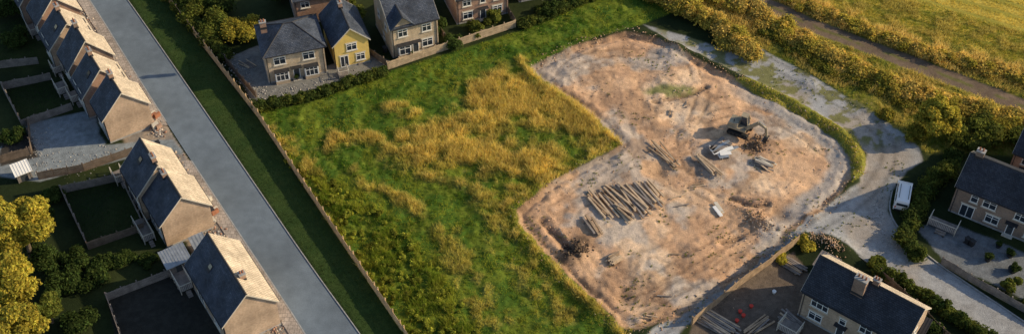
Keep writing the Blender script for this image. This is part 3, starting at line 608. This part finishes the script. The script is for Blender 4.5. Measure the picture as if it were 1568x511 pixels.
# ---------------------------------------------------------------- rubble
RV,RF=ico(1)
def rubble(name,pts,spread,n,smin,smax,cols,pile=0):
    P_=np.array(resample([np.array(q) for q in pts],.3)); c=P_[rng.integers(0,len(P_),n)]+rng.normal(size=(n,2))*spread
    s=smin+(smax-smin)*rng.random(n)**3; cc=np.array(cols)[rng.integers(0,len(cols),n)]*(.7+.6*rng.random((n,1)))
    dd=np.zeros(n) if not pile else pile*np.exp(-((c-P_.mean(0))**2).sum(1)/(spread*spread*1.2))*rng.random(n)**.5
    V=RV[None]*s[:,None,None]*(.7+.6*rng.random((n,len(RV),1)))*np.array([1,.8,.6]); a=rng.random(n)*6.28; ca,sa=np.cos(a)[:,None],np.sin(a)[:,None]
    V=np.stack([V[...,0]*ca-V[...,1]*sa,V[...,0]*sa+V[...,1]*ca,V[...,2]],-1); V+=np.column_stack([c,gz(c[:,0],c[:,1])+s*.3+dd])[:,None]
    Fc=(RF[None]+np.arange(n)[:,None,None]*len(RV)).reshape(-1,3); return big(name,[(V.reshape(-1,3),Fc,np.repeat(cc,len(RV),0))],M_rub)
TAN=[(.4,.3,.22),(.5,.42,.34),(.35,.2,.14),(.3,.29,.28)]; GR=[(.35,.34,.33),(.25,.25,.25),(.42,.39,.35)]; DT=[(.52,.34,.21),(.46,.3,.19),(.32,.21,.13),(.5,.39,.29)]
rubble('rubble',PL([(110,5),(175,95),(215,165),(240,205)]),.55,900,.04,.22,TAN)
rubble('rubble',PL([(262,240),(300,300),(335,370),(390,440),(430,511)]),.7,1600,.04,.25,TAN)
rubble('rubble',PL([(232,178),(245,205)]),.5,300,.06,.28,TAN,.4)
rubble('spoil_clods',site+[site[0]],.7,2000,.04,.17,DT)
for L in LOOPS: rubble('spoil_clods',L,2.6,900,.03,.12,DT)
for t in TRENCH: rubble('spoil_clods',t,.9,160,.04,.14,DT)
rubble('rubble_pile',PL([(1112,68),(1118,72)]),.5,250,.06,.2,GR,.5)
rubble('rubble_pile',PL([(1245,362),(1285,386)]),.6,350,.05,.16,DT,.3)
rubble('spoil_heap',PL([(1150,335),(1175,345)]),.8,300,.05,.2,DT,.4)
rubble('spoil_heap',PL([(872,385),(892,380)]),.7,400,.05,.25,[(.07,.05,.04),(.11,.08,.055)],.35)
rubble('spoil_heap',PL([(1150,225),(1165,215)]),.8,300,.05,.22,[(.2,.13,.08),(.3,.2,.13)],.3)
rubble('gravel',PL([(1190,100),(1260,140),(1350,190)]),1.6,400,.03,.1,GR)
rubble('gravel',PL([(350,90),(400,150),(540,118)]),.8,700,.04,.18,GR)
rubble('gravel',PL([(60,200),(60,260),(180,235)]),1.2,600,.03,.14,GR)
rubble('gravel',PL([(1345,300),(1340,340),(1375,385)]),.5,300,.04,.12,GR)
# ---------------------------------------------------------------- timber
def beams(name,u,v,dirpx,n,L,w,h,spacing,layers=1,mats=(M_wood,M_wood2,M_wood3),jit=.06,zoff=0):
    c=P(u,v); a=P(u+dirpx[0],v+dirpx[1])-c; ang=math.atan2(a[1],a[0]); e=MB(); z0=float(gz(c[0],c[1]))
    par=empty(name,c[0],c[1],z0+zoff,ang)
    for s in(-L*.3,L*.3): e.box(s-.06,s+.06,-n*spacing/2,n*spacing/2,-.2-zoff,.1,2)
    for l in range(layers):
        for i in range(n-l):
            yy=(i-(n-l-1)/2)*spacing; o=random.gauss(0,.25); t=random.gauss(0,jit)
            M=Matrix.Translation((o,yy,.1+l*(h+.01)))@Matrix.Rotation(t,4,'Z'); ll=L*random.uniform(.75,1.08)
            e.box(-ll/2,ll/2,-w/2,w/2,.002,h,random.choice([0,1,1,2]),M)
    e.obj('beams',list(mats),par,.015); return par
for (u,v,d,n,L,ly) in ((985,300,(36,36),6,5.2,2),(962,306,(40,42),5,5.8,2),(938,312,(42,46),4,5.8,1),(918,318,(42,46),3,5.6,1),(908,348,(30,34),3,3.8,1),(955,328,(34,30),3,3.4,2),(982,322,(30,30),3,3.2,1),(1000,292,(30,36),3,4,1),(945,296,(30,20),3,4.4,1)):
    beams('timber_stack',u,v,d,n,L,.26,.24,.48,ly,jit=.11,zoff=.12)
beams('timber_stack',1083,256,(30,28),5,4.6,.2,.15,.26,2,(M_wood2,M_wood2,M_wood),zoff=.1)
beams('timber_stack',1018,238,(44,36),5,6.0,.18,.14,.34,1,(M_wood2,M_wood,M_wood3),.12,zoff=.15)
beams('timber_stack',1168,250,(30,10),6,3.0,.22,.1,.3,3,(M_wood2,M_wood3,M_cream),.15,zoff=.1)
beams('sheet_stack',1103,228,(26,-12),5,3.4,.45,.06,.5,2,(M_metal,M_wood3,M_white),.2,zoff=.1)
beams('sheet_stack',1108,238,(20,-4),2,1.6,.7,.08,.75,2,(M_white,M_white,M_metal),.1,zoff=.15)
beams('timber_stack',1100,322,(20,24),2,2.0,.5,.14,.55,1,(M_white,M_white,M_cream),.03,zoff=.15)
beams('timber_stack',940,397,(24,-14),7,1.8,.2,.1,.24,3,(M_wood2,M_wood2,M_wood),.03,zoff=.1)
beams('timber_stack',1100,497,(36,22),9,5.0,.22,.16,.3,2,(M_wood3,M_wood2,M_wood3))
beams('timber_stack',1160,500,(-30,24),5,4.0,.22,.16,.3,1,(M_wood2,M_wood,M_wood3))
beams('timber_stack',1210,492,(30,24),7,3.2,.22,.12,.3,2,(M_wood3,M_wood3,M_wood2))
beams('timber_stack',1215,408,(34,22),7,3.0,.2,.12,.28,3,(M_wood3,M_wood3,M_wood))
beams('timber_stack',380,100,(30,20),5,2.4,.15,.1,.3,1)
beams('timber_stack',552,92,(26,-10),7,2.6,.15,.1,.28,2,(M_wood3,M_wood,M_wood3))
for (u,v) in ((236,180),(242,195),(318,310),(328,325),(372,398),(385,425),(400,455),(412,480)):
    beams('brick_pallet',u,v,(12,-8),3,1.1,.33,.7,.36,1,(M_clay,M_cream,M_red),.02)
for k in range(9):
    u,v=random.choice([(1000,400),(1100,350),(1050,300),(920,260),(1200,270),(870,340),(980,470),(1060,160)]); 
    beams('plank',u+random.uniform(-40,40),v+random.uniform(-25,25),(random.uniform(-30,30),random.uniform(-20,30)),random.choice([1,1,2]),random.uniform(1.2,2.6),.16,.08,.35,1)
def hut(name,u,v,rot,Wd,L,h,wallm,roofm,open_=True):
    c=P(u,v); e=empty(name,c[0],c[1],float(gz(c[0],c[1])),rot); m=MB()
    for x_ in(0,Wd):
        for y_ in(0,L): m.box(x_-.08,x_+.08,y_-.08,y_+.08,-.3,h+(.5 if y_ else 0))
    m.box(-.1,Wd+.1,-.05,.05,h-.14,h,0); m.obj('posts',[M_wood3],e)
    m=MB(); m.hexa([(-.3,-.35,h-.1),(Wd+.3,-.35,h-.1),(Wd+.3,L+.3,h+.52),(-.3,L+.3,h+.52),(-.3,-.35,h-.02),(Wd+.3,-.35,h-.02),(Wd+.3,L+.3,h+.6),(-.3,L+.3,h+.6)])
    nr=int(Wd/.3)
    for i in range(nr+1): 
        x_=-.25+i*(Wd+.5)/nr; m.hexa([(x_-.03,-.35,h-.018),(x_+.03,-.35,h-.018),(x_+.03,L+.3,h+.602),(x_-.03,L+.3,h+.602),(x_-.03,-.35,h+.03),(x_+.03,-.35,h+.03),(x_+.03,L+.3,h+.65),(x_-.03,L+.3,h+.65)])
    m.obj('sheet_roof',[roofm],e)
    m=MB()
    nb=int(L/.2)
    for i in range(nb): m.box(-.03,.03,.1+i*(L-.2)/nb,.1+(i+.9)*(L-.2)/nb,.05,h-.05+.4*i/nb,0); m.box(Wd-.03,Wd+.03,.1+i*(L-.2)/nb,.1+(i+.9)*(L-.2)/nb,.05,h-.05+.4*i/nb,0)
    nb=int(Wd/.2)
    for i in range(nb): m.box(.1+i*(Wd-.2)/nb,.1+(i+.9)*(Wd-.2)/nb,L-.03,L+.03,.05,h+.3,0)
    if not open_:
        for i in range(nb):
            if abs(i-nb/2)>2: m.box(.1+i*(Wd-.2)/nb,.1+(i+.9)*(Wd-.2)/nb,-.03,.03,.05,h-.15,0)
        m.box(Wd/2-.45,Wd/2+.45,-.07,-.035,.05,h-.2,1)
    m.obj('board_walls',[wallm,M_door],e); return e
hut('garden_shed',262,425,TH,2.8,2.2,2.1,M_wood3,M_metal,False)
hut('garden_shed',303,392,TH,1.4,1.4,1.6,M_wood3,M_metal,False)
hut('garden_shed',30,280,TH,1.8,1.4,1.6,M_wood3,M_white,False)
hut('garden_shed',1370,511,-.6,3.0,2.2,2.0,M_fence2,M_lead,False)
hut('garden_shed',1245,418,-.66,2.2,1.8,1.9,M_fence2,M_wood3,False)
hut('garden_shed',640,15,.3,2.2,1.8,1.9,M_fence2,M_wood3,False)
def excavator(u,v,rot,sc=1.0):
    c=P(u,v); e=empty('excavator',c[0],c[1],float(gz(c[0],c[1]))+.1,rot); e.scale=(sc,sc,sc); m=MB()
    for y_ in(-.85,.85):
        pr=[(-1.3,.15),(-1.1,0),(1.1,0),(1.3,.15),(1.35,.4),(1.15,.6),(-1.15,.6),(-1.35,.4)]; b=len(m.v); n=len(pr)
        for sy in(-.22,.22):
            for x_,z_ in pr: m.v.append((x_,y_+sy,z_))
        for i in range(n): j=(i+1)%n; m.f.append([b+i,b+j,b+n+j,b+n+i]); m.m.append(0)
        m.f.append([b+i for i in range(n)][::-1]); m.m.append(0); m.f.append([b+n+i for i in range(n)]); m.m.append(0)
        for x_ in(-1,-.5,0,.5,1): m.cyl((x_,y_-.25,.3),(x_,y_+.25,.3),.16,.16,8,1)
    m.box(-.6,.6,-.62,.62,.3,.65,1); m.cyl((0,0,.65),(0,0,.8),.5,.5,14,1); m.obj('tracks',[M_tyre,M_dark],e)
    m=MB(); m.box(-1.45,.9,-.85,.85,.8,1.15,0); m.hexa([(-1.5,-.8,1.15),(-.2,-.8,1.15),(-.2,.8,1.15),(-1.5,.8,1.15),(-1.4,-.75,1.7),(-.2,-.75,1.75),(-.2,.75,1.75),(-1.4,.75,1.7)],0); m.cyl((-.8,-.4,1.7),(-.8,-.4,2.1),.06,.06,8,1); m.obj('upper_body',[M_digger,M_dark],e,.04)
    m=MB(); m.hexa([(-.15,.05,1.15),(.85,.05,1.15),(.85,.85,1.15),(-.15,.85,1.15),(-.1,.1,2.45),(.6,.1,2.45),(.6,.8,2.45),(-.1,.8,2.45)],1); m.box(-.16,.68,.02,.87,2.451,2.55,0)
    for x_,y_ in((-.17,.03),(-.17,.83),(.82,.03),(.82,.83)): m.hexa([(x_,y_,1.15),(x_+.06,y_,1.15),(x_+.06,y_+.06,1.15),(x_,y_+.06,1.15),(x_*.72,y_,2.451),(x_*.72+.06,y_,2.451),(x_*.72+.06,y_+.06,2.451),(x_*.72,y_+.06,2.451)],0)
    m.obj('cab',[M_digger,M_glass],e)
    m=MB(); m.beam((.8,-.3,1.1),(2.3,-.3,2.7),.3,.4,.26,.38); m.beam((2.25,-.3,2.65),(3.3,-.3,2.2),.24,.38,.2,.28); m.beam((3.2,-.3,2.35),(3.5,-.3,.9),.2,.32,.16,.22)
    m.cyl((1.0,-.3,1.0),(1.9,-.3,2.0),.06,.06,8,1); m.cyl((2.2,-.3,3.0),(3.1,-.3,2.6),.05,.05,8,1)
    m.hexa([(3.1,-.65,.25),(3.6,-.65,.15),(3.6,.05,.15),(3.1,.05,.25),(3.2,-.65,.85),(3.75,-.65,.95),(3.75,.05,.95),(3.2,.05,.85)],2)
    for k in range(4): m.hexa([(3.0,-.62+.19*k,.22),(3.12,-.62+.19*k,.2),(3.12,-.54+.19*k,.2),(3.0,-.54+.19*k,.22),(3.02,-.62+.19*k,.3),(3.14,-.62+.19*k,.32),(3.14,-.54+.19*k,.32),(3.02,-.54+.19*k,.3)],1)
    m.obj('boom_and_bucket',[M_digger,M_metal,M_dark],e,.02)
excavator(1132,204,-.5,1.15)
def deck(name,u,v,rot,Wd,L,h=.6,mat=M_wood3):
    c=P(u,v); e=empty(name,c[0],c[1],0,rot); m=MB(); n=int(L/.16)
    for i in range(n): m.box(0,Wd,i*.16,i*.16+.14,h-.04,h)
    for x_ in(.08,Wd-.08):
        for k in range(int(L/1.2)+1):
            y_=min(.08+k*1.2,L-.08); m.box(x_-.05,x_+.05,y_-.05,y_+.05,-.1,h+1.0,1)
        m.box(x_-.04,x_+.04,0,L,h+.95,h+1.02,1)
        for k in range(int(L/.22)): m.box(x_-.015,x_+.015,.1+k*.22,.13+k*.22,h+.002,h+.945,1)
    m.box(0,Wd,-.03,.04,h+1.03,h+1.1,1)
    for k in range(int(Wd/.22)): m.box(.05+k*.22,.08+k*.22,-.01,.02,h+.002,h+1.02,1)
    for k in range(3): m.box(Wd*.35,Wd*.7,-.3*(k+1),-.3*k-.002,0,h-(k+1)*.18,0)
    m.obj('boards_and_rails',[mat,M_cream],e); return e
for (u,v,w,l) in ((222,375,1.6,4.4),(180,285,1.5,2.5),(278,452,1.8,3.5),(92,150,1.6,3),(112,162,1.6,2.6),(85,118,1.5,2.4),(50,60,1.5,3)): deck('garden_deck',u,v,TH,w,l)
deck('garden_deck',1418,345,math.radians(-33),3.8,1.9,.5); deck('garden_deck',1188,505,-.66,2.6,2.2,.5); deck('garden_deck',520,122,.3,1.6,1.6,.4)
def pot(name,u,v,r,h,plant=True,mat=M_dark):
    c=P(u,v); e=empty(name,c[0],c[1],float(gz(c[0],c[1]))); m=MB(); m.cyl((0,0,0),(0,0,h),r*.7,r,14); m.cyl((0,0,h),(0,0,h+.06),r*1.1,r*1.1,14); m.obj('pot',[mat],e)
    if plant:
        n=5; cen=np.column_stack([rng.normal(size=(n,2))*r*.4,h+.25+.2*rng.random(n)]); rad=np.full((n,3),r*.8); big('leaves',leafcloud(cen,rad,60,.09,np.tile(G2,(n,1))),M_leaf,e)
pot('potted_plant',1512,398,.5,.6); pot('potted_plant',1546,392,.5,.5); pot('potted_plant',1550,415,.6,.5); pot('potted_plant',1528,378,.35,.4)
pot('potted_plant',455,122,.3,.4); pot('potted_plant',630,86,.3,.4)
for q in((1133,478),(1138,484),(1150,470),(1128,492),(1185,448)): pot('plastic_bucket',*q,.24,.34,False,M_redp if q[0]<1160 else M_white)
def bin_(u,v,rot,mat):
    c=P(u,v); e=empty('wheelie_bin',c[0],c[1],0,rot); m=MB(); m.hexa([(-.22,-.25,.06),(.22,-.25,.06),(.22,.2,.06),(-.22,.2,.06),(-.29,-.32,1.),(.29,-.32,1.),(.29,.32,1.),(-.29,.32,1.)]); m.box(-.31,.31,-.36,.36,1.0,1.06); m.cyl((-.28,.25,.12),(.28,.25,.12),.12,.12,10); m.obj('bin_body',[mat],e)
for u,v in((1480,372),(1487,376),(345,90),(590,80),(243,225),(338,385)): bin_(u,v,TH,M_dark)
# ---------------------------------------------------------------- van
def van(name,u,v,heading,paint):
    c=P(u,v); e=empty(name,c[0],c[1],float(gz(c[0],c[1]))+.02,heading)
    L=5.2;Wd=2.0;prof=[(0,.35),(0,1.7),(.1,2.0),(.5,2.1),(3.4,2.1),(3.9,1.95),(4.45,1.22),(5.1,1.02),(5.2,.8),(5.2,.35)]
    m=MB(); n=len(prof)
    def hw(z): return Wd/2-(max(0,z-.95)*.14)
    b=len(m.v)
    for sg in(-1,1):
        for x_,z_ in prof: m.v.append((x_-L/2,sg*hw(z_),z_))
    for i in range(n):
        j=(i+1)%n; m.f.append([b+i,b+j,b+n+j,b+n+i]); m.m.append(0)
    m.f.append([b+i for i in range(n)][::-1]);m.m.append(0); m.f.append([b+n+i for i in range(n)]);m.m.append(0)
    m.obj('body',[paint],e,.05)
    m=MB(); a,b2=(3.95,1.88),(4.41,1.27)
    nx_=.02
    m.poly([(a[0]-L/2+nx_,-hw(a[1])+.12,a[1]+nx_),(a[0]-L/2+nx_,hw(a[1])-.12,a[1]+nx_),(b2[0]-L/2+nx_,hw(b2[1])-.08,b2[1]+nx_),(b2[0]-L/2+nx_,-hw(b2[1])+.08,b2[1]+nx_)][::-1])
    for x0,x1,z0,z1 in [(3.0,3.95,1.25,1.8),(2.0,2.9,1.25,1.8),(.5,1.8,1.25,1.8)]:
        for sg in(-1,1):
            p=[(x0-L/2,sg*(hw(z0)+.006),z0),(x1-L/2+.12,sg*(hw(z0)+.006),z0),(x1-L/2-.12,sg*(hw(z1)+.006),z1),(x0-L/2,sg*(hw(z1)+.006),z1)]
            m.poly(p if sg<0 else p[::-1])
    m.poly([(-L/2-.006,-.75,1.25),(-L/2-.006,-.7,1.68),(-L/2-.006,.7,1.68),(-L/2-.006,.75,1.25)])
    m.obj('windows',[M_glass],e)
    m=MB()
    for x_ in(.9,L-.9):
        for sg in(-1,1): m.cyl((x_-L/2,sg*(Wd/2-.2),.34),(x_-L/2,sg*(Wd/2+.02),.34),.34,.34,16,0); m.cyl((x_-L/2,sg*(Wd/2+.021),.34),(x_-L/2,sg*(Wd/2+.03),.34),.2,.2,12,1)
    m.obj('wheels',[M_tyre,M_metal],e)
    m=MB(); m.box(L/2-.12,L/2+.08,-Wd/2+.1,Wd/2-.1,.36,.6,0); m.box(-L/2-.08,-L/2+.1,-Wd/2+.1,Wd/2-.1,.36,.58,0)
    for sg in(-1,1):
        m.box(L/2-.1,L/2+.02,sg*.62-.15,sg*.62+.15,.66,.82,1); m.box(-L/2-.02,-L/2+.08,sg*.8-.08,sg*.8+.08,.8,1.1,2)
        mx=3.75-L/2; zz=1.25; m.box(mx,mx+.14,sg*(Wd/2+.12)-.1,sg*(Wd/2+.12)+.1,zz,zz+.22,0)
    for y_ in(-.6,.6): m.box(-L/2+.6,L/2-1.9,y_-.03,y_+.03,2.14,2.18,0)
    m.obj('trim_and_lights',[M_dark,M_white,M_redp],e); return e
pw,nt,b=newmat('white_car_paint'); b.inputs['Base Color'].default_value=(.78,.8,.82,1); b.inputs['Roughness'].default_value=.3
h_=P(1386,270)-P(1378,315)
van('parked_van',1381,305,math.atan2(h_[1],h_[0]),pw)
# ---------------------------------------------------------------- light, sky, camera
az=(.992,.125); el=25
w=bpy.data.worlds.new('World'); scene.world=w; w.use_nodes=True; nt=w.node_tree
sky=nt.nodes.new('ShaderNodeTexSky'); sky.sky_type='NISHITA'; sky.sun_disc=False; sky.sun_elevation=math.radians(el); sky.sun_rotation=math.atan2(az[0],az[1])
nt.links.new(sky.outputs[0],nt.nodes['Background'].inputs[0]); nt.nodes['Background'].inputs[1].default_value=.14
s=bpy.data.lights.new('sun','SUN'); s.energy=5; s.angle=math.radians(.6); s.color=(1,.80,.52); so=bpy.data.objects.new('sun',s); link(so)
dv=Vector((az[0]*math.cos(math.radians(el)),az[1]*math.cos(math.radians(el)),math.sin(math.radians(el)))); so.rotation_euler=dv.to_track_quat('Z','Y').to_euler(); so.location=(60,10,60)
cam=bpy.data.cameras.new('camera'); cam.sensor_width=36; cam.lens=F_/1568*36; cam.clip_end=6000; cam.clip_start=1
co=bpy.data.objects.new('camera',cam); co.location=(0,-CH,CH); co.rotation_euler=(math.radians(45),0,0); link(co); scene.camera=co
scene.view_settings.view_transform='Standard'; scene.view_settings.look='None'; scene.view_settings.exposure=0
print('polys',sum(len(o.data.polygons) for o in bpy.data.objects if o.type=='MESH'))
